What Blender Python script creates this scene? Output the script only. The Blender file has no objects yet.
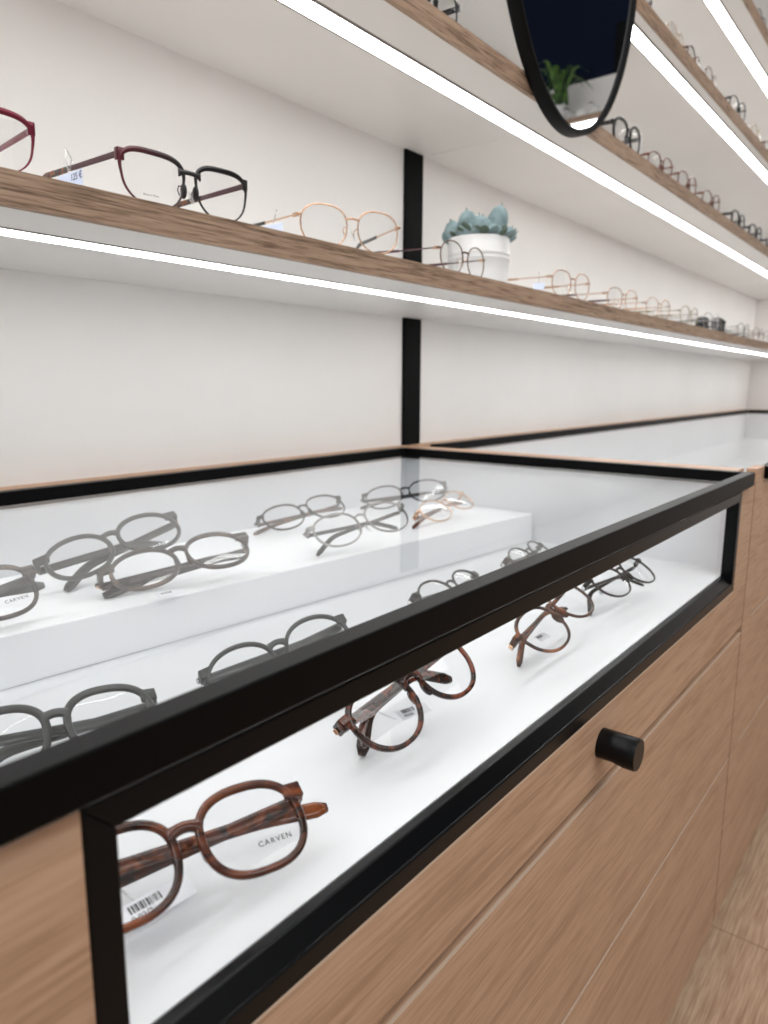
import bpy, bmesh, math, random
from mathutils import Vector, Matrix

# ------------------------------------------------------------------ basics
S = 0.125            # one layout unit in metres
H = 7.60             # camera height above the floor in layout units
C = bpy.context.scene.collection
R = math.radians
rnd = random.Random(7)
ORG = {}

def P(x, y, z):
    return Vector((x * S, y * S, (z + H) * S))

def lin(r, g, b):
    def f(c):
        c /= 255.0
        return c / 12.92 if c <= 0.04045 else ((c + 0.055) / 1.055) ** 2.4
    return (f(r), f(g), f(b), 1.0)

# ------------------------------------------------------------------ materials
def new_mat(name):
    m = bpy.data.materials.new(name)
    m.use_nodes = True
    nt = m.node_tree
    nt.nodes.clear()
    out = nt.nodes.new('ShaderNodeOutputMaterial')
    return m, nt, out

def pbr(name, col, rough=0.5, metal=0.0, coat=0.0, spec=0.5, bump=None, alpha=None):
    m, nt, out = new_mat(name)
    b = nt.nodes.new('ShaderNodeBsdfPrincipled')
    b.inputs['Base Color'].default_value = col
    b.inputs['Roughness'].default_value = rough
    b.inputs['Metallic'].default_value = metal
    b.inputs['Coat Weight'].default_value = coat
    b.inputs['Coat Roughness'].default_value = 0.08
    b.inputs['Specular IOR Level'].default_value = spec
    if alpha is not None:
        b.inputs['Alpha'].default_value = alpha
    nt.links.new(b.outputs[0], out.inputs[0])
    if bump:
        n = nt.nodes.new('ShaderNodeTexNoise')
        n.inputs['Scale'].default_value = bump[0]
        n.inputs['Detail'].default_value = 4
        g = nt.nodes.new('ShaderNodeNewGeometry')
        nt.links.new(g.outputs['Position'], n.inputs['Vector'])
        k = nt.nodes.new('ShaderNodeBump')
        k.inputs['Strength'].default_value = bump[1]
        k.inputs['Distance'].default_value = 0.001
        nt.links.new(n.outputs['Fac'], k.inputs['Height'])
        nt.links.new(k.outputs[0], b.inputs['Normal'])
    return m

def painted(name, c1, c2, scale, rough, spec=0.5):
    """matt painted surface with a faint mottling"""
    m, nt, out = new_mat(name)
    b = nt.nodes.new('ShaderNodeBsdfPrincipled')
    b.inputs['Roughness'].default_value = rough
    b.inputs['Specular IOR Level'].default_value = spec
    g = nt.nodes.new('ShaderNodeNewGeometry')
    n = nt.nodes.new('ShaderNodeTexNoise')
    n.inputs['Scale'].default_value = scale
    n.inputs['Detail'].default_value = 5
    nt.links.new(g.outputs['Position'], n.inputs['Vector'])
    r = nt.nodes.new('ShaderNodeValToRGB')
    r.color_ramp.elements[0].position = 0.3
    r.color_ramp.elements[0].color = c1
    r.color_ramp.elements[1].position = 0.7
    r.color_ramp.elements[1].color = c2
    nt.links.new(n.outputs['Fac'], r.inputs[0])
    nt.links.new(r.outputs[0], b.inputs['Base Color'])
    nt.links.new(b.outputs[0], out.inputs[0])
    return m

def wood(name, dark, mid, light, rough=0.45, scale=1.0, seed=0.0, planks=False):
    """fine grained oak running along X"""
    m, nt, out = new_mat(name)
    N, L = nt.nodes, nt.links
    b = N.new('ShaderNodeBsdfPrincipled')
    b.inputs['Roughness'].default_value = rough
    b.inputs['Specular IOR Level'].default_value = 0.35
    g = N.new('ShaderNodeNewGeometry')
    pos = g.outputs['Position']
    if planks:
        # shift the grain from plank to plank
        sx = N.new('ShaderNodeSeparateXYZ'); L.new(pos, sx.inputs[0])
    def mapped(sc, off):
        mp = N.new('ShaderNodeMapping')
        mp.inputs['Scale'].default_value = sc
        mp.inputs['Location'].default_value = off
        L.new(pos, mp.inputs['Vector'])
        return mp.outputs[0]
    fine = N.new('ShaderNodeTexNoise')
    fine.inputs['Scale'].default_value = 1.0
    fine.inputs['Detail'].default_value = 3
    fine.inputs['Roughness'].default_value = 0.6
    L.new(mapped((17 * scale, 330 * scale, 330 * scale), (seed, seed, seed)), fine.inputs['Vector'])
    broad = N.new('ShaderNodeTexNoise')
    broad.inputs['Scale'].default_value = 1.0
    broad.inputs['Detail'].default_value = 6
    broad.inputs['Distortion'].default_value = 0.8
    L.new(mapped((2.2 * scale, 34 * scale, 34 * scale), (seed * 1.7, seed, seed)), broad.inputs['Vector'])
    mix = N.new('ShaderNodeMath'); mix.operation = 'MULTIPLY_ADD'
    mix.inputs[1].default_value = 0.68
    L.new(fine.outputs['Fac'], mix.inputs[0])
    sc2 = N.new('ShaderNodeMath'); sc2.operation = 'MULTIPLY'; sc2.inputs[1].default_value = 0.32
    L.new(broad.outputs['Fac'], sc2.inputs[0])
    L.new(sc2.outputs[0], mix.inputs[2])
    r = N.new('ShaderNodeValToRGB')
    e = r.color_ramp.elements
    e[0].position = 0.37; e[0].color = dark
    e[1].position = 0.63; e[1].color = light
    k = e.new(0.5); k.color = mid
    L.new(mix.outputs[0], r.inputs[0])
    col = r.outputs[0]
    if planks:
        br = N.new('ShaderNodeTexBrick')
        br.offset = 0.37
        br.inputs['Scale'].default_value = 1.0
        br.inputs['Mortar Size'].default_value = 0.0011
        br.inputs['Mortar Smooth'].default_value = 0.3
        br.inputs['Brick Width'].default_value = 1.28
        br.inputs['Row Height'].default_value = 0.192
        br.inputs['Color1'].default_value = (1, 1, 1, 1)
        br.inputs['Color2'].default_value = (0.90, 0.90, 0.90, 1)
        br.inputs['Mortar'].default_value = (0.42, 0.38, 0.35, 1)
        mp = N.new('ShaderNodeMapping')
        mp.inputs['Location'].default_value = (planks[0], planks[1], 0)
        L.new(pos, mp.inputs['Vector'])
        L.new(mp.outputs[0], br.inputs['Vector'])
        mm = N.new('ShaderNodeMix'); mm.data_type = 'RGBA'; mm.blend_type = 'MULTIPLY'
        mm.inputs[0].default_value = 1.0
        L.new(col, mm.inputs[6]); L.new(br.outputs['Color'], mm.inputs[7])
        col = mm.outputs[2]
    L.new(col, b.inputs['Base Color'])
    bp = N.new('ShaderNodeBump'); bp.inputs['Strength'].default_value = 0.12
    bp.inputs['Distance'].default_value = 0.0006
    L.new(fine.outputs['Fac'], bp.inputs['Height'])
    L.new(bp.outputs[0], b.inputs['Normal'])
    L.new(b.outputs[0], out.inputs[0])
    return m

def thin_glass(name, tint=(1, 1, 1, 1), double=True, ior=1.5, rough=0.0, gain=1.0, base=0.0):
    """one sheet standing for a thin pane: fresnel of its two faces, otherwise straight through"""
    m, nt, out = new_mat(name)
    N, L = nt.nodes, nt.links
    tr = N.new('ShaderNodeBsdfTransparent'); tr.inputs[0].default_value = tint
    gl = N.new('ShaderNodeBsdfGlossy'); gl.inputs['Roughness'].default_value = rough
    gl.inputs['Color'].default_value = (1, 1, 1, 1)
    # Schlick term from the angle to the surface, the same from either side
    lw = N.new('ShaderNodeNewGeometry')
    dot = N.new('ShaderNodeVectorMath'); dot.operation = 'DOT_PRODUCT'
    L.new(lw.outputs['Normal'], dot.inputs[0]); L.new(lw.outputs['Incoming'], dot.inputs[1])
    ab = N.new('ShaderNodeMath'); ab.operation = 'ABSOLUTE'; L.new(dot.outputs['Value'], ab.inputs[0])
    om = N.new('ShaderNodeMath'); om.operation = 'SUBTRACT'; om.inputs[0].default_value = 1.0
    L.new(ab.outputs[0], om.inputs[1])
    pw = N.new('ShaderNodeMath'); pw.operation = 'POWER'; pw.inputs[1].default_value = 5.0
    L.new(om.outputs[0], pw.inputs[0])
    r0 = ((ior - 1) / (ior + 1)) ** 2
    fr = N.new('ShaderNodeMath'); fr.operation = 'MULTIPLY_ADD'
    fr.inputs[1].default_value = 1 - r0; fr.inputs[2].default_value = r0
    L.new(pw.outputs[0], fr.inputs[0])
    f = fr.outputs[0]
    if double:
        a = N.new('ShaderNodeMath'); a.operation = 'ADD'; a.inputs[1].default_value = 1.0
        L.new(f, a.inputs[0])
        d = N.new('ShaderNodeMath'); d.operation = 'DIVIDE'
        L.new(f, d.inputs[0]); L.new(a.outputs[0], d.inputs[1])
        t = N.new('ShaderNodeMath'); t.operation = 'MULTIPLY_ADD'
        t.inputs[1].default_value = 2.0 * gain; t.inputs[2].default_value = base
        t.use_clamp = True
        L.new(d.outputs[0], t.inputs[0]); f = t.outputs[0]
    mx = N.new('ShaderNodeMixShader')
    L.new(f, mx.inputs[0]); L.new(tr.outputs[0], mx.inputs[1]); L.new(gl.outputs[0], mx.inputs[2])
    L.new(mx.outputs[0], out.inputs[0])
    return m

def acetate(name, cols, scale=60, stretch=(1, 1, 1), rough=0.22, see=0.0, distort=1.2):
    """polished acetate: colour ramp over noise in the object's own coordinates"""
    m, nt, out = new_mat(name)
    N, L = nt.nodes, nt.links
    b = N.new('ShaderNodeBsdfPrincipled')
    b.inputs['Roughness'].default_value = rough
    b.inputs['Coat Weight'].default_value = 0.25
    b.inputs['Specular IOR Level'].default_value = 0.35
    b.inputs['Coat Roughness'].default_value = 0.06
    tc = N.new('ShaderNodeTexCoord')
    mp = N.new('ShaderNodeMapping'); mp.inputs['Scale'].default_value = stretch
    L.new(tc.outputs['Object'], mp.inputs['Vector'])
    n = N.new('ShaderNodeTexNoise')
    n.inputs['Scale'].default_value = scale
    n.inputs['Detail'].default_value = 3
    n.inputs['Distortion'].default_value = distort
    L.new(mp.outputs[0], n.inputs['Vector'])
    r = N.new('ShaderNodeValToRGB')
    e = r.color_ramp.elements
    e[0].position = 0.36; e[0].color = cols[0]
    e[1].position = 0.64; e[1].color = cols[-1]
    for i, c in enumerate(cols[1:-1]):
        k = e.new(0.36 + 0.28 * (i + 1) / (len(cols) - 1)); k.color = c
    L.new(n.outputs['Fac'], r.inputs[0]); L.new(r.outputs[0], b.inputs['Base Color'])
    if see > 0:
        tr = N.new('ShaderNodeBsdfTransparent')
        L.new(r.outputs[0], tr.inputs[0])
        mx = N.new('ShaderNodeMixShader'); mx.inputs[0].default_value = see
        L.new(b.outputs[0], mx.inputs[1]); L.new(tr.outputs[0], mx.inputs[2])
        L.new(mx.outputs[0], out.inputs[0])
    else:
        L.new(b.outputs[0], out.inputs[0])
    return m

def fade(name, c1, c2, x1, x2):
    """lacquered metal shading from one colour to another across the front"""
    m, nt, out = new_mat(name)
    b = nt.nodes.new('ShaderNodeBsdfPrincipled')
    b.inputs['Roughness'].default_value = .3; b.inputs['Metallic'].default_value = .3; b.inputs['Coat Weight'].default_value = .4
    tc = nt.nodes.new('ShaderNodeTexCoord'); sx = nt.nodes.new('ShaderNodeSeparateXYZ')
    nt.links.new(tc.outputs['Object'], sx.inputs[0])
    mr = nt.nodes.new('ShaderNodeMapRange'); mr.inputs['From Min'].default_value = x1; mr.inputs['From Max'].default_value = x2
    nt.links.new(sx.outputs['X'], mr.inputs['Value'])
    mx = nt.nodes.new('ShaderNodeMix'); mx.data_type = 'RGBA'; mx.inputs[6].default_value = c1; mx.inputs[7].default_value = c2
    nt.links.new(mr.outputs[0], mx.inputs[0]); nt.links.new(mx.outputs[2], b.inputs['Base Color'])
    nt.links.new(b.outputs[0], out.inputs[0])
    return m

def emitter(name, col, strength):
    m, nt, out = new_mat(name)
    e = nt.nodes.new('ShaderNodeEmission')
    e.inputs[0].default_value = col; e.inputs[1].default_value = strength
    nt.links.new(e.outputs[0], out.inputs[0])
    return m

M = {}
M['wall'] = painted('white_wall_paint', lin(222, 219, 216), lin(228, 225, 222), 3.0, 0.7)
M['shelf'] = painted('white_laminate', lin(214, 212, 209), lin(219, 217, 214), 4.0, 0.38)
M['white'] = pbr('white_lacquer', lin(242, 244, 247), 0.45)
M['tray'] = pbr('white_display_lining', lin(215, 217, 220), 0.5)
M['oak'] = wood('oak_front', lin(161, 128, 102), lin(180, 146, 120), lin(190, 157, 131), 0.5, 1.0, 0.0)
M['oak2'] = wood('oak_front_alternate', lin(161, 128, 102), lin(180, 146, 120), lin(190, 157, 131), 0.5, 1.0, 3.3)
M['oak_edge'] = wood('oak_shelf_edge', lin(100, 78, 62), lin(154, 128, 107), lin(172, 147, 125), 0.55, 1.25, 1.3)
M['oak_floor'] = wood('oak_floor_planks', lin(160, 130, 106), lin(186, 156, 130), lin(204, 176, 150), 0.42, 0.8, 5.1, planks=(0.0285, 0.139))
M['blackmetal'] = pbr('black_powder_coat', lin(4, 4, 5), 0.42, 0.0, 0.0, 0.09, bump=(900, 0.05))
M['blackmetal2'] = pbr('black_satin_profile', lin(5, 6, 8), 0.3, 0.0, 0.0, 0.16)
M['post'] = pbr('black_post_paint', lin(12, 13, 13), 0.6, 0, 0, 0.06)
M['knob'] = pbr('black_satin_knob', lin(5, 6, 8), 0.34, 0.0, 0.0, 0.2)
M['edge_lit_lip'] = pbr('pale_edge_and_lit_lip', lin(196, 174, 154), 0.5)  # window cut edge, and the painted lit lips of the lower drawers
M['dark'] = pbr('painted_gap_shade', lin(40, 32, 27), 0.8)  # dark brown standing in for shade between the drawers
M['plinth'] = pbr('plinth_brown', lin(96, 76, 62), 0.7)
M['led'] = emitter('led_diffuser', (1.0, 0.996, 0.992, 1), 11.2)
M['ledprofile'] = pbr('bronze_profile', lin(92, 82, 74), 0.5, 0.0)
M['topglass'] = thin_glass('counter_glass', (0.975, 0.985, 0.985, 1), gain=.52)
M['pane'] = thin_glass('window_glass', (0.99, 0.995, 0.995, 1), gain=0.15)
M['lens'] = thin_glass('demo_lens', (0.975, 0.978, 0.98, 1), gain=0.45, base=0.01)
M['sunlens'] = thin_glass('sun_lens', (0.05, 0.055, 0.055, 1), gain=0.9, base=0.02)
M['mirror'] = pbr('mirror_silver', (0.82, 0.83, 0.84, 1), 0.015, 1.0)
M['mirror_rim'] = pbr('black_mirror_rim', lin(6, 6, 7), 0.5, 0, 0, 0.12)
M['navy'] = painted('navy_wall_paint', lin(16, 23, 40), lin(18, 26, 44), 2.0, 0.8, 0.05)
M['gold'] = pbr('rose_gold_metal', lin(214, 178, 150), 0.25, 1.0)
M['palegold'] = pbr('pale_gold_metal', lin(205, 186, 158), 0.25, 1.0)
M['bronze'] = pbr('bronze_metal', lin(110, 88, 72), 0.3, 0.9)
M['copper'] = pbr('copper_hinge', lin(222, 176, 146), 0.2, 1.0)
M['silver'] = pbr('silver_metal', lin(190, 190, 192), 0.22, 1.0)
M['gunmetal'] = pbr('gunmetal', lin(70, 70, 72), 0.3, 0.8)
M['black_acetate'] = pbr('black_acetate', lin(10, 10, 11), 0.2, 0, 0.3)
M['burgundy'] = pbr('burgundy_metal', lin(112, 18, 44), 0.3, 0.55, 0.4)
M['darkburgundy'] = fade('burgundy_to_black_metal', lin(84, 8, 28), lin(20, 9, 12), -.068, -.015)
M['plum'] = pbr('plum_temple', lin(64, 26, 36), 0.35)
M['darktort'] = acetate('dark_tortoise_tip', [lin(24, 20, 18), lin(40, 28, 22), lin(150, 86, 48)], 110)
M['amber'] = acetate('amber_brown_acetate', [lin(28, 9, 3), lin(78, 32, 10), lin(124, 62, 24)], 34, (0.5, 1.6, 2.2), 0.16)
M['tort'] = acetate('red_tortoise_acetate', [lin(22, 13, 11), lin(46, 24, 18), lin(118, 56, 32)], 75, rough=0.15)
M['brownfade'] = acetate('brown_grey_acetate', [lin(46, 40, 40), lin(84, 60, 50), lin(150, 96, 70)], 26, (0.4, 1, 1.2), 0.2)
M['slate'] = acetate('slate_acetate', [lin(26, 29, 29), lin(36, 40, 40), lin(50, 54, 54)], 50, rough=0.28)
M['graphite'] = acetate('graphite_acetate', [lin(24, 24, 25), lin(36, 36, 36), lin(58, 54, 50)], 45, rough=0.22)
M['greybrown'] = acetate('grey_brown_acetate', [lin(38, 33, 30), lin(60, 52, 46), lin(106, 88, 74)], 40, (0.5, 1.4, 1.6), 0.2)
M['crystal'] = acetate('clear_grey_acetate', [lin(150, 148, 146), lin(176, 174, 172), lin(196, 194, 192)], 40, rough=0.12, see=0.35)
M['brown_thin'] = acetate('brown_rim_acetate', [lin(60, 34, 26), lin(96, 58, 44), lin(140, 92, 70)], 70)
M['olive'] = pbr('olive_gold_metal', lin(140, 132, 96), 0.35, 0.7)
M['pad'] = thin_glass('clear_nose_pad', (0.93, 0.93, 0.93, 1), base=0.12)
M['paper'] = pbr('white_tag_card', lin(236, 238, 244), 0.6)
M['bluepaper'] = pbr('pale_blue_tag_card', lin(216, 226, 248), 0.6)
M['loop'] = thin_glass('clear_tag_loop', (0.86, 0.86, 0.86, 1), base=0.1)
M['ink'] = pbr('black_print', lin(20, 20, 22), 0.6)
M['whiteink'] = pbr('pale_print', lin(190, 150, 160), 0.6)
M['navyink'] = pbr('navy_print', lin(52, 58, 84), 0.6)
M['pot'] = pbr('white_ceramic', lin(214, 214, 214), 0.35)
M['soil'] = pbr('potting_soil', lin(58, 48, 40), 0.9, bump=(300, 0.8))
M['greenleaf'] = acetate('green_plant_leaf', [lin(40, 70, 26), lin(66, 104, 38), lin(96, 134, 60)], 12, rough=0.5)

def succulent_mat():
    m, nt, out = new_mat('blue_green_succulent')
    N, L = nt.nodes, nt.links
    b = N.new('ShaderNodeBsdfPrincipled'); b.inputs['Roughness'].default_value = 0.6
    tc = N.new('ShaderNodeTexCoord')
    n = N.new('ShaderNodeTexNoise'); n.inputs['Scale'].default_value = 60
    L.new(tc.outputs['Object'], n.inputs['Vector'])
    r = N.new('ShaderNodeValToRGB')
    r.color_ramp.elements[0].position = 0.3; r.color_ramp.elements[0].color = lin(100, 122, 124)
    r.color_ramp.elements[1].position = 0.7; r.color_ramp.elements[1].color = lin(138, 158, 162)
    L.new(n.outputs['Fac'], r.inputs[0])
    sx = N.new('ShaderNodeSeparateXYZ'); L.new(tc.outputs['Generated'], sx.inputs[0])
    t = N.new('ShaderNodeMapRange')
    t.inputs['From Min'].default_value = 0.90; t.inputs['From Max'].default_value = 1.0
    L.new(sx.outputs['Z'], t.inputs['Value'])
    mx = N.new('ShaderNodeMix'); mx.data_type = 'RGBA'
    L.new(t.outputs[0], mx.inputs[0]); L.new(r.outputs[0], mx.inputs[6])
    mx.inputs[7].default_value = lin(104, 96, 70)
    L.new(mx.outputs[2], b.inputs['Base Color'])
    L.new(b.outputs[0], out.inputs[0])
    return m
M['succulent'] = succulent_mat()
M['succulent_dark'] = pbr('grey_green_succulent', lin(78, 94, 82), 0.65)

# ------------------------------------------------------------------ object helpers
def tag(o, label, cat=None, group=None, kind=None):
    if label: o['label'] = label
    if cat: o['category'] = cat
    if group: o['group'] = group
    if kind: o['kind'] = kind
    return o

def empty(name, loc, label=None, cat=None, group=None):
    o = bpy.data.objects.new(name, None)
    o.empty_display_size = 0.05
    C.objects.link(o)
    o.location = loc
    ORG[o.name] = Vector(loc)
    tag(o, label, cat, group)
    return o

def finish(name, bm, mat, parent=None, smooth=False, bevel=0.0, local=False, origin=None):
    """one mesh object; the bmesh is in world metres unless local"""
    bmesh.ops.recalc_face_normals(bm, faces=bm.faces)
    me = bpy.data.meshes.new(name)
    if not local:
        if origin is None:
            if parent is not None and parent.name in ORG:
                origin = ORG[parent.name]
            else:
                cs = [v.co for v in bm.verts]
                origin = Vector(((min(c.x for c in cs) + max(c.x for c in cs)) / 2,
                                 (min(c.y for c in cs) + max(c.y for c in cs)) / 2,
                                 min(c.z for c in cs)))
        bmesh.ops.translate(bm, verts=bm.verts, vec=-origin)
    bm.to_mesh(me); bm.free()
    if smooth:
        for p in me.polygons: p.use_smooth = True
    me.materials.append(mat)
    o = bpy.data.objects.new(name, me)
    C.objects.link(o)
    if parent is not None:
        o.parent = parent
        if not local:
            o.location = origin - ORG.get(parent.name, Vector((0, 0, 0)))
    elif not local:
        o.location = origin
    if not local:
        ORG[o.name] = origin
    if bevel:
        b = o.modifiers.new('edge', 'BEVEL')
        b.width = bevel; b.segments = 2; b.limit_method = 'ANGLE'
    return o

def box(bm, x0, x1, y0, y1, z0, z1, units=True):
    """axis box in layout units (or metres)"""
    if units:
        a, b = P(x0, y0, z0), P(x1, y1, z1)
    else:
        a, b = Vector((x0, y0, z0)), Vector((x1, y1, z1))
    v = [bm.verts.new((x, y, z)) for x in (a.x, b.x) for y in (a.y, b.y) for z in (a.z, b.z)]
    for f in ((0, 1, 3, 2), (4, 6, 7, 5), (0, 4, 5, 1), (2, 3, 7, 6), (0, 2, 6, 4), (1, 5, 7, 3)):
        bm.faces.new([v[i] for i in f])
    return v

def cbox(bm, x0, x1, y0, y1, z0, z1, ch):
    """box with softened edges, in metres"""
    t = bmesh.new()
    box(t, x0, x1, y0, y1, z0, z1, units=False)
    bmesh.ops.recalc_face_normals(t, faces=t.faces)
    bmesh.ops.bevel(t, geom=t.edges[:], offset=ch, segments=2, profile=0.5, affect='EDGES')
    merge(bm, t)

def merge(bm, t):
    mp = {v: bm.verts.new(v.co) for v in t.verts}
    for f in t.faces:
        bm.faces.new([mp[v] for v in f.verts])
    t.free()

def quadbox(*args):
    bm = bmesh.new()
    box(bm, *args)
    return bm

def sweep(bm, path, secs, closed=False, caps=True):
    """path: list of (point, side, up); secs: list of lists of (a, b)"""
    rings = []
    for (p, s, u), sec in zip(path, secs):
        rings.append([bm.verts.new(p + s * a + u * b) for a, b in sec])
    n = len(rings); k = len(rings[0])
    for i in range(n if closed else n - 1):
        A, B = rings[i], rings[(i + 1) % n]
        for j in range(k):
            bm.faces.new((A[j], A[(j + 1) % k], B[(j + 1) % k], B[j]))
    if not closed and caps:
        bm.faces.new(rings[0][::-1]); bm.faces.new(rings[-1])
    return rings

def tube(bm, pts, r, k=8):
    pts = [Vector(p) for p in pts]
    path = []
    for i, p in enumerate(pts):
        d = (pts[min(i + 1, len(pts) - 1)] - pts[max(i - 1, 0)]).normalized()
        ref = Vector((0, 1, 0)) if abs(d.y) < 0.9 else Vector((0, 0, 1))
        s = d.cross(ref).normalized(); u = s.cross(d).normalized()
        path.append((p, s, u))
    rr = r if isinstance(r, (list, tuple)) else [r] * len(pts)
    secs = [[(q * math.cos(2 * math.pi * j / k), q * math.sin(2 * math.pi * j / k)) for j in range(k)] for q in rr]
    sweep(bm, path, secs)

def rsec(w, h, n=3.2, k=10):
    """rounded section w wide (side) and h high (up)"""
    o = []
    for j in range(k):
        t = 2 * math.pi * (j + 0.5) / k
        c, s = math.cos(t), math.sin(t)
        o.append((w / 2 * math.copysign(abs(c) ** (2 / n), c), h / 2 * math.copysign(abs(s) ** (2 / n), s)))
    return o

def text_bm(txt, size, spacing=1.0):
    cu = bpy.data.curves.new('txt', 'FONT')
    cu.body = txt; cu.size = size; cu.align_x = 'CENTER'; cu.align_y = 'CENTER'
    cu.space_character = spacing; cu.offset = size * .012
    cu.resolution_u = 3
    o = bpy.data.objects.new('txt', cu)
    C.objects.link(o)
    dg = bpy.context.evaluated_depsgraph_get()
    me = bpy.data.meshes.new_from_object(o.evaluated_get(dg))
    bm = bmesh.new(); bm.from_mesh(me)
    C.objects.unlink(o); bpy.data.objects.remove(o); bpy.data.curves.remove(cu); bpy.data.meshes.remove(me)
    return bm      # lies in its own XY plane

# ------------------------------------------------------------------ the room
YW = 7.2            # back wall
XE = 34.6           # end wall
ZF = -H             # floor

floor = finish('floor', quadbox(-14, XE + 1, -16, YW + .6, ZF - .4, ZF), M['oak_floor']); tag(floor, None, kind='structure')
wb = finish('wall_back', quadbox(-14, XE + 1, YW, YW + .6, ZF, 17.5), M['wall']); tag(wb, None, kind='structure')
we = finish('wall_end', quadbox(XE, XE + .6, 1.2, YW, ZF, 17.5), M['wall']); tag(we, None, kind='structure')
wn = finish('wall_side', quadbox(XE, XE + .6, -46, 1.2, ZF, 34), M['navy']); tag(wn, None, kind='structure')
tr = finish('trim_1', quadbox(XE - .12, XE, -16, 1.2, ZF, 14.0), M['wall']); tag(tr, None, kind='structure')
tp = finish('trim_2', quadbox(XE - .14, XE, -4.95, -4.2, 14.0, 16.1), M['post']); tag(tp, None, kind='structure')

post = finish('upright_post', quadbox(9.55, 10.01, YW - .05, YW, -2.4, 16.5), M['post'])
tag(post, 'black vertical wall post running behind the shelves to the left of the potted succulent', 'post')

# ------------------------------------------------------------------ wall shelves
def shelf(x0, x1, zb, led, th, label, group):
    e = empty('wall_shelf', P((x0 + x1) / 2, 4.66, zb), label, 'shelf', group)
    YF = 4.66
    bm = bmesh.new()
    y0, y1 = led
    d = .06                                   # depth of the channel the profile sits in
    box(bm, x0, x1, YF + .06, YW, zb + d, zb + th)
    box(bm, x0, x1, YF + .06, y0, zb, zb + d)
    box(bm, x0, x1, y1, YW, zb, zb + d)
    finish('board', bm, M['shelf'], e)
    bm = quadbox(x0, x1, YF, YF + .06, zb, zb + th)
    finish('front_edge', bm, M['oak_edge'], e)
    bm = bmesh.new()
    box(bm, x0, x1, y0, y0 + .05, zb - .004, zb + d)
    box(bm, x0, x1, y1 - .03, y1, zb - .004, zb + d)
    pr = finish('light_profile', bm, M['ledprofile'], e)
    bm = quadbox(x0 + .01, x1 - .01, y0 + .051, y1 - .031, zb - .006, zb + d)
    finish('light_diffuser', bm, M['led'], e)
    return e

ZS = [1.06, 3.60, 5.87, 8.34]
LED = [(5.31, 5.61), (5.22, 5.53), (4.86, 5.16), (5.08, 5.40)]
TH = .215
names = ['lowest', 'second lowest', 'third lowest', 'topmost visible']
SG = 'wall shelves'
SX = 10.05
for i, zb in enumerate(ZS):
    shelf(-9, SX - .004, zb, LED[i], TH, {
        0: 'lowest oak-edged white shelf left of the post, under the burgundy glasses',
        1: 'oak-edged lit shelf passing behind the oval mirror, left section beside the post',
        2: 'third shelf up, section reaching left behind the oval mirror out of the picture',
        3: 'fourth shelf up, section above the oval mirror outside the top of the picture'}[i], SG)
    shelf(SX + .004, XE, zb, LED[i], TH, {
        0: 'lowest oak-edged shelf right of the post, carrying the potted succulent',
        1: 'oak-edged lit shelf right of the oval mirror, carrying brown and black glasses',
        2: 'third shelf up right of the mirror, carrying thin and dark glasses',
        3: 'fourth and highest shelf in the top right corner of the picture'}[i], SG)

# ------------------------------------------------------------------ counters
YF = 1.83           # drawer faces
ZB = -7.24          # underside of the drawers
FZ = -2.20          # lining of the display
RZ = -1.80          # top of the display step

def ring_profile(bm, x0, x1, y0, y1, z0, z1, w, skip=()):
    """mitred rectangular frame lying flat: outer x0..x1, y0..y1, bar width w"""
    out = [(x0, y0), (x1, y0), (x1, y1), (x0, y1)]
    inn = [(x0 + w, y0 + w), (x1 - w, y0 + w), (x1 - w, y1 - w), (x0 + w, y1 - w)]
    for i in range(4):
        if i in skip: continue
        j = (i + 1) % 4
        lo = [P(*out[i], z0), P(*out[j], z0), P(*inn[j], z0), P(*inn[i], z0)]
        hi = [P(*out[i], z1), P(*out[j], z1), P(*inn[j], z1), P(*inn[i], z1)]
        v = [bm.verts.new(c) for c in lo + hi]
        for f in ((0, 1, 2, 3), (4, 7, 6, 5), (0, 4, 5, 1), (1, 5, 6, 2), (2, 6, 7, 3), (3, 7, 4, 0)):
            bm.faces.new([v[k] for k in f])

def window_profile(bm, x0, x1, z0, z1, y0, y1, w):
    out = [(x0, z0), (x1, z0), (x1, z1), (x0, z1)]
    inn = [(x0 + w, z0 + w), (x1 - w, z0 + w), (x1 - w, z1 - w), (x0 + w, z1 - w)]
    for i in range(4):
        j = (i + 1) % 4
        fr = [P(p[0], y0, p[1]) for p in (out[i], out[j], inn[j], inn[i])]
        bk = [P(p[0], y1, p[1]) for p in (out[i], out[j], inn[j], inn[i])]
        v = [bm.verts.new(c) for c in fr + bk]
        for f in ((0, 1, 2, 3), (4, 7, 6, 5), (0, 4, 5, 1), (1, 5, 6, 2), (2, 6, 7, 3), (3, 7, 4, 0)):
            bm.faces.new([v[k] for k in f])

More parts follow.
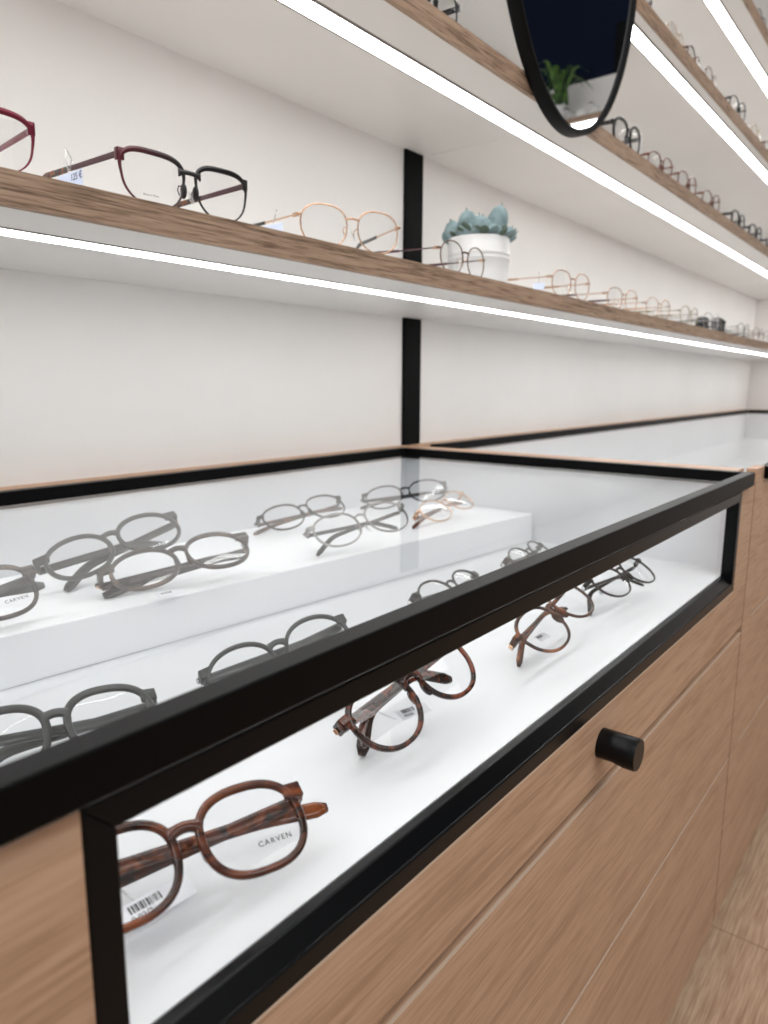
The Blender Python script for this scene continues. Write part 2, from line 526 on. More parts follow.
def knob(x, z, parent):
    bm = bmesh.new()
    r, L, n = .122 * S, .285 * S, 40
    prof = [(0, 1.0), (.06, 1.0), (.42, 1.0), (.5, 1.0), (.7, 1.0), (.94, 1.0), (1.0, .955)]
    rings = []
    o = P(x, YF, z)
    for t, k in prof:
        ring = []
        for j in range(n):
            a = 2 * math.pi * j / n
            cx, cz = math.cos(a), math.sin(a)
            # finger scoop on the underside of the rear half
            lift = 0.0
            if cz < -.2 and t < .6:
                lift = .16 * (-cz) * (1.0 if t <= .45 else .55)
            ring.append(bm.verts.new(o + Vector((cx * r * k, -t * L, cz * r * k + lift * r))))
        rings.append(ring)
    for A, B in zip(rings, rings[1:]):
        for j in range(n):
            bm.faces.new((A[j], A[(j + 1) % n], B[(j + 1) % n], B[j]))
    bm.faces.new(rings[0][::-1])
    c = rings[-1]
    bm.faces.new(c)
    k = finish('knob', bm, M['knob'], parent)
    for p in k.data.polygons:
        p.use_smooth = len(p.vertices) == 4
    try:
        k.data.set_sharp_from_angle(angle=R(35))
    except Exception:
        pass
    return k

def counter(xa, xb, label, left_inset, right_inset, first):
    """glass-topped display counter with drawers, xa..xb"""
    e = empty('display_counter', P((xa + xb) / 2, 4.5, ZF), label, 'counter', 'glass-topped display counters')
    fx0, fx1 = xa + left_inset, xb - right_inset
    FY0, FY1 = 1.77, 6.95
    w, zt, zl = .12, -1.0, -1.16
    # carcass: two cheeks and the strip against the wall
    side = 'oak'
    gx0 = fx0 if first else xa + .07       # the second counter's glass runs over its left cheek
    bm = quadbox(xa + .005, gx0, YF + .14, YW, ZB, zt if first else -1.07); finish('side_panel', bm, M['oak'], e)
    bm = quadbox(fx1, xb - .005, YF + .14, YW, ZB, zt); finish('side_panel', bm, M['oak'], e)
    bm = quadbox(gx0 + .001, fx1 - .001, FY1, YW, ZB, zt); finish('back_panel', bm, M['oak'], e)
    bm = quadbox(xa + .02, xb - .02, YF + .45, YW - .2, ZF, ZB); finish('plinth', bm, M['plinth'], e)
    # black angle frame round the glass top
    bm = bmesh.new(); ring_profile(bm, fx0, fx1, FY0, FY1, zl, zt, w, () if first else (3,))
    finish('top_frame', bm, M['blackmetal'], e, bevel=.0012)
    bm = bmesh.new()
    lx, ly = (fx0 + w - .03, FY0 + w - .03) if first else (xa + .01, YF + .121)
    v = [bm.verts.new(P(x, y, -1.065)) for x, y in ((lx, ly), (fx1 - w + .03, ly), (fx1 - w + .03, FY1 - w + .03), (lx, FY1 - w + .03))]
    bm.faces.new(v); finish('glass_top', bm, M['topglass'], e)
    # white lining: floor, back, ends
    bm = bmesh.new()
    ix0, ix1, iy0, iy1 = gx0 + .06, fx1 - .06, YF + .135, FY1 - .10
    box(bm, ix0, ix1, iy0, iy1, FZ - .12, FZ)
    box(bm, ix0 - .05, ix0, iy0, iy1, FZ - .12, zl - .002)
    box(bm, ix1, ix1 + .05, iy0, iy1, FZ - .12, zl - .002)
    box(bm, ix0 - .05, ix1 + .05, iy1, iy1 + .08, FZ - .12, zl - .002)
    finish('display_lining', bm, M['tray'], e)
    return e, fx0, fx1

def drawers(e, xa, xb, win, zs, gaps, knobs=True):
    """top drawer with a framed window, two plain ones beneath"""
    zt, z1, z2, zb = zs
    th = .12
    bm = bmesh.new()
    wx0, wx1, wz0, wz1 = win
    box(bm, xa, wx0, YF, YF + th, z1, zt)
    box(bm, wx1, xb, YF, YF + th, z1, zt)
    box(bm, wx0, wx1, YF, YF + th, z1, wz0 - .013)
    bmesh.ops.remove_doubles(bm, verts=bm.verts, dist=1e-6)
    d1 = finish('drawer', bm, M['oak'], e)
    bm = bmesh.new(); window_profile(bm, wx0 + .002, wx1 - .002, wz0 + .002, wz1, YF - .004, YF + .13, .108)
    zi = wz0 + .11
    q = [(YF + .004, zi - .01), (YF + .075, FZ + .004), (YF + .128, FZ + .004), (YF + .128, zi - .01)]
    A = [bm.verts.new(P(wx0 + .1, y, z)) for y, z in q]; B = [bm.verts.new(P(wx1 - .1, y, z)) for y, z in q]
    bm.faces.new(A[::-1]); bm.faces.new(B)
    for i in range(4): bm.faces.new((A[i], A[(i + 1) % 4], B[(i + 1) % 4], B[i]))
    finish('window_frame', bm, M['blackmetal2'], d1, bevel=.0009)
    bm = quadbox(wx0 + .002, wx1 - .002, YF - .003, YF + .05, wz0 - .012, wz0 + .002); finish('edge_and_lit_lip', bm, M['edge_lit_lip'], d1)
    bm = bmesh.new()
    yy = YF + .09
    v = [bm.verts.new(P(x, yy, z)) for x, z in ((wx0 + .09, wz0 + .09), (wx1 - .09, wz0 + .09), (wx1 - .09, wz1 - .09), (wx0 + .09, wz1 - .09))]
    bm.faces.new(v); finish('window_pane', bm, M['pane'], d1)
    if knobs: knob((xa + xb) / 2 + .04, -2.675, d1)
    bm = quadbox(xa, xb, YF, YF + th, z2, z1 - gaps[0]); d2 = finish('drawer', bm, M['oak2'], e, bevel=.0006)
    bm = quadbox(xa, xb, YF - .002, YF + .016, z1 - gaps[0] - .010, z1 - gaps[0] + .001); finish('edge_and_lit_lip', bm, M['edge_lit_lip'], d2)  # pale strip painting the lit upper lip of the drawer
    bm = quadbox(xa, xb, YF, YF + th, zb, z2 - gaps[1]); d3 = finish('drawer', bm, M['oak'], e, bevel=.0006)
    bm = quadbox(xa, xb, YF - .002, YF + .010, z2 - gaps[1] - .007, z2 - gaps[1] + .001); finish('edge_and_lit_lip', bm, M['edge_lit_lip'], d3)  # same painted lit lip, thinner, on the bottom drawer
    bm = quadbox(xa, xb, YF + .055, YF + th - .005, z1 - gaps[0] + .001, z1 - .001); finish('gap_shade_strip', bm, M['dark'], e)  # dark strip filling the gap, its colour stands in for shade
    bm = quadbox(xa, xb, YF + .03, YF + th - .005, z2 - gaps[1] + .001, z2 - .001); finish('gap_shade_strip', bm, M['dark'], e)  # the lower gap's shade, also a dark filler strip
    return d1, d2, d3

c1, f0, f1 = counter(.26, 9.61, 'oak display counter in front, glass top over eyeglasses and one round black knob', .24, .36, True)
drawers(c1, .275, 9.595, (.92, 8.945, -2.385, -1.20), (-1.20, -2.99, -4.76, ZB), (.085, .035))
c2, g0, g1 = counter(9.63, 33.9, 'second oak display counter with empty glass top, running to the end wall', .40, .5, False)
drawers(c2, 10.12, 33.8, (11.2, 33.2, -2.385, -1.20), (-1.20, -2.95, -4.76, ZB), (.035, .03), knobs=False)
bm = quadbox(9.64, 10.115, YF, YF + .12, ZB, -1.0); finish('filler_strip', bm, M['oak2'], c2)

# white step inside the display; its front runs slightly askew
bm = bmesh.new()
pl = [(.60, 5.335), (9.17, 4.56), (9.17, 6.83), (.60, 6.83)]
lo = [bm.verts.new(P(x, y, FZ + .001)) for x, y in pl]; hi = [bm.verts.new(P(x, y, RZ)) for x, y in pl]
bm.faces.new(lo[::-1]); bm.faces.new(hi)
for i in range(4): bm.faces.new((lo[i], lo[(i + 1) % 4], hi[(i + 1) % 4], hi[i]))
st = finish('display_step', bm, M['white'], bevel=.0012)
tag(st, 'low white step standing inside the front glass counter, carrying a row of glasses', 'display step')

# ------------------------------------------------------------------ mirror
def make_mirror():
    cx, cz, a, b = 9.73, 6.36, 2.10, 3.0
    e = empty('oval_mirror', P(cx, 4.62, cz - b), 'oval mirror in a thin black frame hung in front of the shelves', 'mirror')
    n = 96
    y0, y1 = 4.48, 4.655
    bm = bmesh.new()
    path, secs = [], []
    prof = [(-.08, .03), (-.06, 0.0), (-.02, 0.0), (0.0, .03), (0.0, y1 - y0), (-.08, y1 - y0)]
    for i in range(n):
        t = 2 * math.pi * i / n
        p = P(cx + a * math.cos(t), y0, cz + b * math.sin(t))
        nrm = Vector((math.cos(t) / a, 0, math.sin(t) / b)).normalized()
        path.append((p, nrm, Vector((0, 1, 0))))
        secs.append([(q[0] * S, q[1] * S) for q in prof])
    sweep(bm, path, secs, closed=True)
    o = finish('mirror_frame', bm, M['mirror_rim'], e, smooth=True)
    try: o.data.set_sharp_from_angle(angle=R(40))
    except Exception: pass
    bm = bmesh.new()
    bm.faces.new([bm.verts.new(P(cx + (a - .07) * math.cos(2 * math.pi * i / n), y0 + .05, cz + (b - .07) * math.sin(2 * math.pi * i / n))) for i in range(n)])
    finish('mirror_glass', bm, M['mirror'], e)
    return e
make_mirror()

# ------------------------------------------------------------------ what the mirror sees on the far wall
e = empty('wall_shelf', P(33.3, -6, 11.43), 'oak-edged lit shelf on the far side wall, seen only in the oval mirror', 'shelf')
finish('board', quadbox(32.1, XE - .13, -12, -1.5, 11.43, 11.64), M['shelf'], e)
finish('front_edge', quadbox(32.0, 32.1, -12, -1.5, 11.43, 11.64), M['oak_edge'], e)
finish('light_diffuser', quadbox(32.3, 32.75, -12, -1.5, 11.39, 11.43), M['led'], e)

def blade_plant():
    e = empty('potted_plant', P(33.2, -7.0, 11.64), 'green potted plant with long arching leaves, seen in the mirror', 'plant')
    bm = bmesh.new()
    n = 24; o = P(33.2, -7.0, 11.64)
    rings = []
    for z, r in ((0, .42), (.06, .44), (.9, .55), (.95, .55), (.93, .50), (.8, .48)):
        rings.append([bm.verts.new(o + Vector((r * S * math.cos(2 * math.pi * j / n), r * S * math.sin(2 * math.pi * j / n), z * S))) for j in range(n)])
    for A, B in zip(rings, rings[1:]):
        for j in range(n): bm.faces.new((A[j], A[(j + 1) % n], B[(j + 1) % n], B[j]))
    bm.faces.new(rings[0][::-1]); bm.faces.new(rings[-1])
    finish('pot', bm, M['pot'], e, smooth=True)
    rr = random.Random(3)
    for k in range(26):
        bm = bmesh.new()
        az = 2 * math.pi * k / 26 + rr.uniform(-.1, .1)
        reach = rr.uniform(.7, 1.7); top = rr.uniform(.7, 2.2); w = rr.uniform(.07, .12)
        d = Vector((math.cos(az), math.sin(az), 0)); s = Vector((-d.y, d.x, 0))
        pr = None
        for i in range(9):
            t = i / 8
            z = .8 + top * (1 - (1 - min(t * 1.5, 1)) ** 2) - (1.3 if top < 1.3 else .8) * max(0, t - .5) ** 1.5 * 2
            c = o + (d * reach * t + Vector((0, 0, z))) * S
            ww = w * S * math.sin(math.pi * (0.12 + .88 * t)) + .001
            q = (bm.verts.new(c - s * ww), bm.verts.new(c + s * ww))
            if pr: bm.faces.new((pr[0], pr[1], q[1], q[0]))
            pr = q
        finish('leaf', bm, M['greenleaf'], e, smooth=True)
blade_plant()

# ------------------------------------------------------------------ succulent
def leaf_bm(base, d, L, w, th, curl=.0, side=None):
    """plump paddle leaf with a small point"""
    bm = bmesh.new()
    d = d.normalized()
    ref = Vector((0, 0, 1)) if abs(d.z) < .97 else Vector((0, 1, 0))
    s = d.cross(ref).normalized(); u = s.cross(d).normalized()
    if side is not None:
        u = d.cross(side).normalized(); s = u.cross(d).normalized()
    path, secs = [], []
    n = 14
    for i in range(n + 1):
        t = i / n
        q_ = min(1, t / .62)
        wid = (.34 + .66 * q_ * q_ * (3 - 2 * q_)) * math.sqrt(max(0, 1 - max(0, (t - .60) / .40) ** 1.7)) + .02
        if t == 1: wid = .02
        p = base + d * L * t + u * curl * L * t * t
        path.append((p, s, u))
        secs.append([(w * wid * math.cos(2 * math.pi * j / 12), th * (wid ** .8) * math.sin(2 * math.pi * j / 12)) for j in range(12)])
    sweep(bm, path, secs)
    tip = path[-1][0]
    tube(bm, [tip - d * L * .06, tip + d * L * .02, tip + d * L * .08], [th * .45, th * .26, th * .03], 6)
    return bm

def succulent():
    cx, cy = 9.52, 5.78
    zs = ZS[0] + TH
    e = empty('potted_succulent', P(cx, cy, zs), 'blue-green succulent in a white ceramic pot on the lowest shelf', 'plant')
    bm = bmesh.new(); o = P(cx, cy, zs); n = 48
    prof = [(0, .41), (.03, .435), (.3, .438), (.50, .442), (.51, .455), (.528, .455), (.538, .445), (.565, .445), (.575, .458), (.592, .458), (.602, .446), (.79, .45), (.815, .445), (.81, .42), (.70, .41)]
    rings = []
    for z, r in prof:
        rings.append([bm.verts.new(o + Vector((r * S * math.cos(2 * math.pi * j / n), r * S * math.sin(2 * math.pi * j / n), z * S))) for j in range(n)])
    for A, B in zip(rings, rings[1:]):
        for j in range(n): bm.faces.new((A[j], A[(j + 1) % n], B[(j + 1) % n], B[j]))
    bm.faces.new(rings[0][::-1])
    finish('pot', bm, M['pot'], e, smooth=True)
    bm = bmesh.new()
    bm.faces.new([bm.verts.new(o + Vector((.41 * S * math.cos(2 * math.pi * j / n), .41 * S * math.sin(2 * math.pi * j / n), .75 * S))) for j in range(n)])
    finish('soil', bm, M['soil'], e)
    # picture-wise right is (+.62, -.78), away from the camera is (.78, .62)
    rt = Vector((.622, -.783, 0)); aw = Vector((.783, .622, 0)); up = Vector((0, 0, 1))
    big = [  # right, away, lean right, lean away, length, width
        (-.30, -.02, -.34, .05, .36, .125), (-.13, -.06, -.14, -.05, .47, .145), (.00, -.20, .03, -.16, .36, .14),
        (.02, .16, .00, .1, .47, .11), (.19, -.02, .20, -.05, .55, .15), (.16, -.26, .16, -.25, .25, .12), (-.20, -.26, -.2, -.25, .26, .12),
        (.34, -.05, .5, .0, .28, .12), (.28, .16, .35, .1, .32, .11), (-.36, .1, -.5, .1, .27, .10)]
    for r_, a_, lr, la, L, w in big:
        b = o + (rt * r_ + aw * a_ + up * .72) * S
        finish('leaf', leaf_bm(b, rt * lr + aw * la + up, L * S * 1.06, w * S * 1.0, w * .40 * S, .0, rt), M['succulent'], e, smooth=True)
    rr = random.Random(5)
    for k in range(26):
        t = 2 * math.pi * k / 26 + rr.uniform(-.12, .12)
        q = rt * math.cos(t) + aw * math.sin(t)
        rad = rr.uniform(.27, .38)
        b = o + (q * rad + up * (.75 + rr.uniform(0, .04))) * S
        d = q * rr.uniform(.35, 1.0) + up * rr.uniform(.5, 1.0)
        finish('leaf', leaf_bm(b, d, rr.uniform(.18, .27) * S, rr.uniform(.055, .085) * S, .03 * S, -.1), M['succulent_dark' if k % 3 else 'succulent'], e, smooth=True)
succulent()

# ------------------------------------------------------------------ eyeglasses
def outline(sp, n=56):
    """inner lens outline (x outward from the nose, z up), centre at the origin"""
    a, b = sp['a'], sp['b']
    o = []
    for i in range(n):
        t = 2 * math.pi * i / n
        c, s = math.cos(t), math.sin(t)
        e = sp.get('nt', 2.4) if s > 0 else sp.get('nb', 2.4)
        x = a * math.copysign(abs(c) ** (2 / e), c)
        z = b * math.copysign(abs(s) ** (2 / e), s)
        x *= 1 + sp.get('flare', .05) * z / b
        z += sp.get('lift', 0.0) * x                     # cat-eye sweep
        if c < 0: x += sp.get('nose', 0.0) * max(0, -s) * a   # cut away at the nose
        o.append(Vector((x, 0, z)))
    return o

def eyeglasses(sp, label, group, fold=True):
    """an Empty and its parts, in the glasses' own frame: x along the front, temples towards +y, rims on z=0"""
    W = sp.get('W', .140)
    a, b, cx = sp['a'], sp['b'], sp['cx']
    wt, wb, ws = sp['rim']                # rim width top, bottom, side
    d = sp.get('depth', .004)
    cz = b + wb
    name = 'sunglasses' if sp.get('sun') else 'eyeglasses'
    e = empty(name, (0, 0, 0), label, name, group)
    fm, tm = M[sp['front']], M[sp.get('temple', sp['front'])]
    wrap = sp.get('wrap', .9)
    def W3(v): return Vector((v.x, v.y + wrap * v.x * v.x, v.z))
    base = outline(sp)
    n = len(base)
    nor = []
    for i in range(n):
        tg = base[(i + 1) % n] - base[i - 1]
        nor.append(Vector((tg.z, 0, -tg.x)).normalized())
    bm = bmesh.new()
    lens_rings = []
    for sd in (-1, 1):
        path, secs = [], []
        for i in range(n):
            q = base[i]; m = nor[i]
            t = 2 * math.pi * i / n
            s = math.sin(t)
            w = ws + (wt - ws) * max(0, s) ** sp.get('brow', 1.2) if s > 0 else ws + (wb - ws) * (-s)
            c = Vector((sd * (cx + q.x), 0, cz + q.z)); mm = Vector((sd * m.x, 0, m.z))
            ch = min(w, d) * .28
            pr = [(ch, 0), (w - ch, 0), (w, ch), (w, d - ch), (w - ch, d), (ch, d), (0, d - ch), (0, ch)]
            path.append((c, mm, Vector((0, 1, 0)))); secs.append(pr)
        sweep(bm, path, secs, closed=True)
        lens_rings.append([p[0] + Vector((0, d * .5, 0)) for p in path])
    # bridge
    xi = cx - a
    if sp.get('bridge', 'acetate') == 'acetate':
        bh, bz, arch = sp.get('bh', .006), cz + sp.get('bz', .35) * b, sp.get('arch', .004)
        path, secs = [], []
        for i in range(13):
            t = -1 + 2 * i / 12
            x = t * (xi + sp.get('bx', .0))
            z = bz + arch * (1 - t * t)
            h = bh * (1 + .9 * abs(t) ** 3)
            path.append((Vector((x, -.0006 * (1 - t * t), z)), Vector((0, 0, 1)), Vector((0, 1, 0))))
            ch = .001
            secs.append([(-h / 2 + ch, 0), (h / 2 - ch, 0), (h / 2, ch), (h / 2, d - ch), (h / 2 - ch, d), (-h / 2 + ch, d), (-h / 2, d - ch), (-h / 2, ch)])
        sweep(bm, path, secs)
        for sd in (-1, 1):           # nose rests shaped into the rims
            c = Vector((sd * (xi - wt * .3 - .0005), d * .9, cz - b * .12))
            t = bmesh.new(); bmesh.ops.create_uvsphere(t, u_segments=10, v_segments=8, radius=1)
            for v in t.verts: v.co = Vector((v.co.x * .0024, v.co.y * .0045, v.co.z * .007)) + c
            merge(bm, t)
    else:
        bz, arch, r = cz + sp.get('bz', .35) * b, sp.get('arch', .003), sp.get('br', .0014)
        k = min(range(n), key=lambda i: abs(base[i].z - sp.get('bz', .35) * b) + (1 if base[i].x > 0 else 0))
        xe = cx + base[k].x
        tube(bm, [(xe * t, d * .5 - .001 * (1 - t * t), bz + arch * (1 - t * t)) for t in [-1 + i / 6 for i in range(13)]], r)
    # end pieces
    ez = cz + sp.get('ez', .55) * b
    k = min(range(n), key=lambda i: abs(base[i].z - sp.get('ez', .55) * b) + (1 if base[i].x < 0 else 0))
    xr = cx + base[k].x
    eh = sp.get('eh', .008)
    for sd in (-1, 1):
        x0, x1 = sorted((sd * xr, sd * W / 2))
        cbox(bm, x0, x1, 0, max(d, .0022), ez - eh / 2, ez + eh / 2, min(.0009, eh * .3))
        x0, x1 = sorted((sd * (W / 2 - sp.get('et', .004)), sd * W / 2))
        cbox(bm, x0, x1, .0, sp.get('wb', .013) - .001, ez - eh / 2, ez + eh / 2, min(.0009, eh * .3))
    for v in bm.verts: v.co = W3(v.co)
    finish('front_frame', bm, fm, e, smooth=True, local=True)
    yend = sp.get('wb', .013) + wrap * (W / 2) ** 2
    # lenses
    lo = []
    for sd, ring in zip((-1, 1), lens_rings):
        bm = bmesh.new()
        c0 = W3(Vector((sd * cx, d * .5 - .0012, cz)))
        mid = [c0.lerp(W3(p), .55) - Vector((0, .0006, 0)) for p in ring]
        vc = bm.verts.new(c0); vm = [bm.verts.new(p) for p in mid]; vo = [bm.verts.new(W3(p)) for p in ring]
        for i in range(n):
            j = (i + 1) % n
            bm.faces.new((vc, vm[i], vm[j])); bm.faces.new((vm[i], vo[i], vo[j], vm[j]))
        l = finish('lens', bm, M['sunlens' if sp.get('sun') else 'lens'], e, smooth=True, local=True)
        lo.append(l)
    if sp.get('print'):
        txt, size, px, pz, which = sp['print']
        bm = text_bm(txt, size, 1.25)
        for v in bm.verts:
            x, z = v.co.x + which * cx + px, v.co.y + cz + pz
            v.co = W3(Vector((x, d * .5 - .0016, z)))
        finish('lens_print', bm, M[sp.get('printmat', 'ink')], lo[0 if which < 0 else 1], local=True)
    # nose pads on wire arms
    if sp.get('pads'):
        for sd in (-1, 1):
            bm = bmesh.new()
            c = Vector((sd * (xi + .001 - .004), .008, cz - b * .25))
            t = bmesh.new(); bmesh.ops.create_uvsphere(t, u_segments=12, v_segments=8, radius=1)
            for v in t.verts: v.co = Matrix.Rotation(sd * R(-22), 3, 'Y') @ Vector((v.co.x * .0013, v.co.y * .003, v.co.z * .0062)) + c
            merge(bm, t)
            pd = finish('nose_pad', bm, M['pad'], e, smooth=True, local=True)
            bm = bmesh.new()
            tube(bm, [(sd * (xi + .0005), d, cz + b * .05), (sd * (xi + .0005), .006, cz + b * .1), (sd * (xi - .001), .0105, cz - b * .02), (c.x + sd * .001, .009, c.z)], .0006, 6)
            finish('pad_arm', bm, M[sp.get('metal', 'silver')], pd, smooth=True, local=True)
    # temples: straight to the ear, then down; hinge at their origin
    TL = sp.get('tl', .142)
    bend = sp.get('bend', .66)
    drop = sp.get('drop', 40)
    h0, h1, h2 = sp.get('th', (.0075, .0055, .0085))
    tw = sp.get('tw', .0034)
    split = sp.get('split')             # where a metal temple ends and its plastic tip starts
    def temple_bm(s0, s1, f, sd):
        bm = bmesh.new(); path, secs = [], []
        ns = 22
        for i in range(ns + 1):
            s = s0 + (s1 - s0) * i / ns
            L = s * TL
            ang = 0.0
            yb, zb = L, 0.0
            lb = bend * TL
            if L > lb:
                q = (L - lb) / (TL - lb)
                ang = R(drop) * min(1, q * 2.2)
                # integrate the bend roughly
                yb = lb; zb = 0; st = 12
                for k_ in range(st):
                    qq = (k_ + .5) / st * q
                    aa = R(drop) * min(1, qq * 2.2)
                    yb += (L - lb) / st * math.cos(aa); zb -= (L - lb) / st * math.sin(aa)
            h = h0 + (h1 - h0) * min(1, s / .5) if s < .5 else h1 + (h2 - h1) * min(1, (s - .5) / .35)
            if s > .955: h *= max(.55, math.sqrt(max(0, 1 - ((s - .955) / .047) ** 2)))
            w = tw * f
            path.append((Vector((0, yb, zb)), Vector((1, 0, 0)), Vector((0, math.sin(ang), math.cos(ang)))))
            secs.append(rsec(w, h * f))
        sweep(bm, path, secs)
        return bm
    for sd in (-1, 1):
        bm = temple_bm(0, split or 1.0, 1.0 if not split else sp.get('metalf', .45), sd)
        t = finish('temple', bm, tm, e, smooth=True, local=True)
        yo = yend
        t.location = (sd * (W / 2 - tw / 2 - .0004), yo, ez)
        if fold:
            t.location.y = yend + (.0005 if sd < 0 else .003)
            base_ang = sp.get('fold', (85, 82))
            t.rotation_euler.z = -sd * R(-base_ang[0 if sd < 0 else 1])
            t.rotation_euler.y = 0
        else:
            t.rotation_euler.z = -sd * R(sp.get('splay', 2.5))
            t.rotation_euler.x = -R(sp.get('slope', -0.5))
        if split:
            bm = temple_bm(split - .02, 1.0, 1.0, sd)
            finish('temple_tip', bm, M[sp['tip']], t, smooth=True, local=True)
        bm = bmesh.new()
        cbox(bm, -.0013, .0013, -.006, .004, -.0022, .0022, .0004)
        hg = finish('hinge', bm, M[sp.get('metal', 'silver')], t, local=True)
        if fold: hg.rotation_euler.z = sd * R(-40)
        if sp.get('tagdark') and sd < 0:
            pass
    return e

def fold_sides(e): pass

def place(e, x, y, z, yaw, tilt, roll, k=1.0):
    """stand the pair on the height z (layout units): yaw about the vertical, tilt back, roll in its own plane"""
    v0 = .026
    M4 = Matrix.Rotation(R(yaw), 4, 'Z') @ Matrix.Rotation(-R(tilt), 4, 'X') @ Matrix.Translation((0, 0, v0)) @ Matrix.Rotation(-R(roll), 4, 'Y') @ Matrix.Translation((0, 0, -v0)) @ Matrix.Scale(k, 4)
    low = 1e9
    def walk(o, m):
        nonlocal low
        mm = m @ Matrix.LocRotScale(o.location, o.rotation_euler, o.scale) if o is not e else m
        if o.type == 'MESH':
            for v in o.data.vertices:
                q = mm @ v.co
                if q.z < low: low = q.z
        for c in o.children: walk(c, mm)
    walk(e, M4)
    M5 = Matrix.Translation(P(x, y, z) + Vector((0, 0, .0005 - low))) @ M4
    loc, rot, scl = M5.decompose()
    e.location = loc; e.rotation_euler = rot.to_euler(); e.scale = scl
    ORG[e.name] = loc.copy()
    return M5

def price_tag(e, M5, c, along, across, L, w, code, price, blue=False, loop=None, mat=None):
    """a small card lying at world point c (metres); along and across are its edge directions"""
    inv = M5.inverted()
    a = along.normalized(); nz = a.cross(across).normalized(); b = nz.cross(a).normalized()
    if nz.z < 0: pass
    F = Matrix((a, b, nz)).transposed().to_4x4(); F.translation = c
    X = inv @ F
    bm = bmesh.new()
    box(bm, -L / 2, L / 2, -w / 2, w / 2, -.0002, .0002, units=False)
    t = finish('price_tag', bm, M['bluepaper' if blue else 'paper'], e, local=True)
    t.matrix_local = X
    if code:
        bm = bmesh.new(); rr = random.Random(code)
        x = -L * .34
        while x < L * .08:
            bw = rr.choice((.0003, .0005, .0008, .001))
            box(bm, x, x + bw, w * .02, w * .36, .0003, .00034, units=False); x += bw + rr.choice((.0003, .0005, .0007))
        finish('bar_code', bm, M['ink'], t, local=True)
    if price:
        bm = text_bm(price, w * (.62 if blue else .34))
        for v in bm.verts: v.co = Vector((v.co.x + (L * .27 if blue else -L * .22), v.co.y + (0.12 * w if blue else -w * .22), .0004))
        finish('tag_print', bm, M['navyink' if blue else 'ink'], t, local=True)
    if loop:
        bm = bmesh.new()
        pts = [inv @ p for p in loop]
        tube(bm, pts, .0009, 6)
        finish('tag_loop', bm, M['loop'], e, smooth=True, local=True)
    return t

ZT = [z + TH for z in ZS]
# ---- the pairs of glasses: key, design, folded?, (x, y, level, yaw, tilt, roll, scale), label, group
def sp(basis, **k):
    q = dict(basis); q.update(k); return q
CARVEN = {'print': ('CARVEN', .0044, .0085, -.0115, 1)}
THICK = dict(a=.0262, b=.0232, cx=.0357, nt=2.5, nb=2.6, flare=.05, rim=(.0048, .0040, .0046), depth=.0046, bh=.0060, bz=.42, arch=.0035, eh=.0095, ez=.60, th=(.0085, .0085, .0105), tw=.0042, W=.142)
ROUND = sp(THICK, a=.0272, b=.0235, cx=.0347, nt=2.15, nb=2.2, flare=.03, rim=(.0036, .0030, .0033), bh=.0045, bz=.5, arch=.003, eh=.0085, W=.1355)
THIN = dict(a=.0276, b=.0222, cx=.0352, nt=2.4, nb=2.25, flare=.06, rim=(.0028, .0018, .0022), depth=.0030, bh=.0032, bz=.4, arch=.003, eh=.006, ez=.6, th=(.005, .0042, .0065), tw=.003, W=.139)
BROW = dict(wb=.007, tl=.148, bend=.80, drop=50, a=.0282, b=.0212, cx=.0366, nt=3.3, nb=2.3, flare=.10, lift=.03, rim=(.0050, .0011, .0016), brow=.7, depth=.0026, bridge='acetate', bh=.0042, bz=.60, bx=.003, arch=.001, eh=.0105, ez=.80, et=.0016, th=(.0062, .0055, .0065), tw=.0022, W=.138, pads=True, split=.52, metalf=.9)
WIRE = dict(wb=.007, tl=.148, bend=.80, drop=50, a=.0276, b=.0222, cx=.0358, nt=2.4, nb=2.2, flare=.04, rim=(.0019, .0015, .0016), depth=.0018, bridge='metal', bz=.45, arch=.0015, eh=.003, ez=.45, et=.0016, th=(.0034, .004, .0055), tw=.0024, W=.138, pads=True, split=.45, metalf=.55)
BLACKT = sp(THICK, wb=.008, front='black_acetate', rim=(.0046, .0038, .0042), b=.0222)
BROWNT = sp(THIN, front='brown_thin', nt=2.3, nb=2.2, rim=(.0026, .0020, .0022))
DARKT = sp(THIN, front='black_acetate')
PALE = sp(WIRE, front='palegold', temple='palegold', tip='palegold')
def wire(col, tip, **k):
    return sp(WIRE, front=col, temple=col, tip=tip, **k)
FRONT = 'glasses on the white display floor behind the window'
STEP = 'glasses on the white step under the glass top'
L1 = 'glasses standing open on the lowest shelf'
L2 = 'glasses standing on the second shelf'
L3 = 'glasses standing on the third shelf'
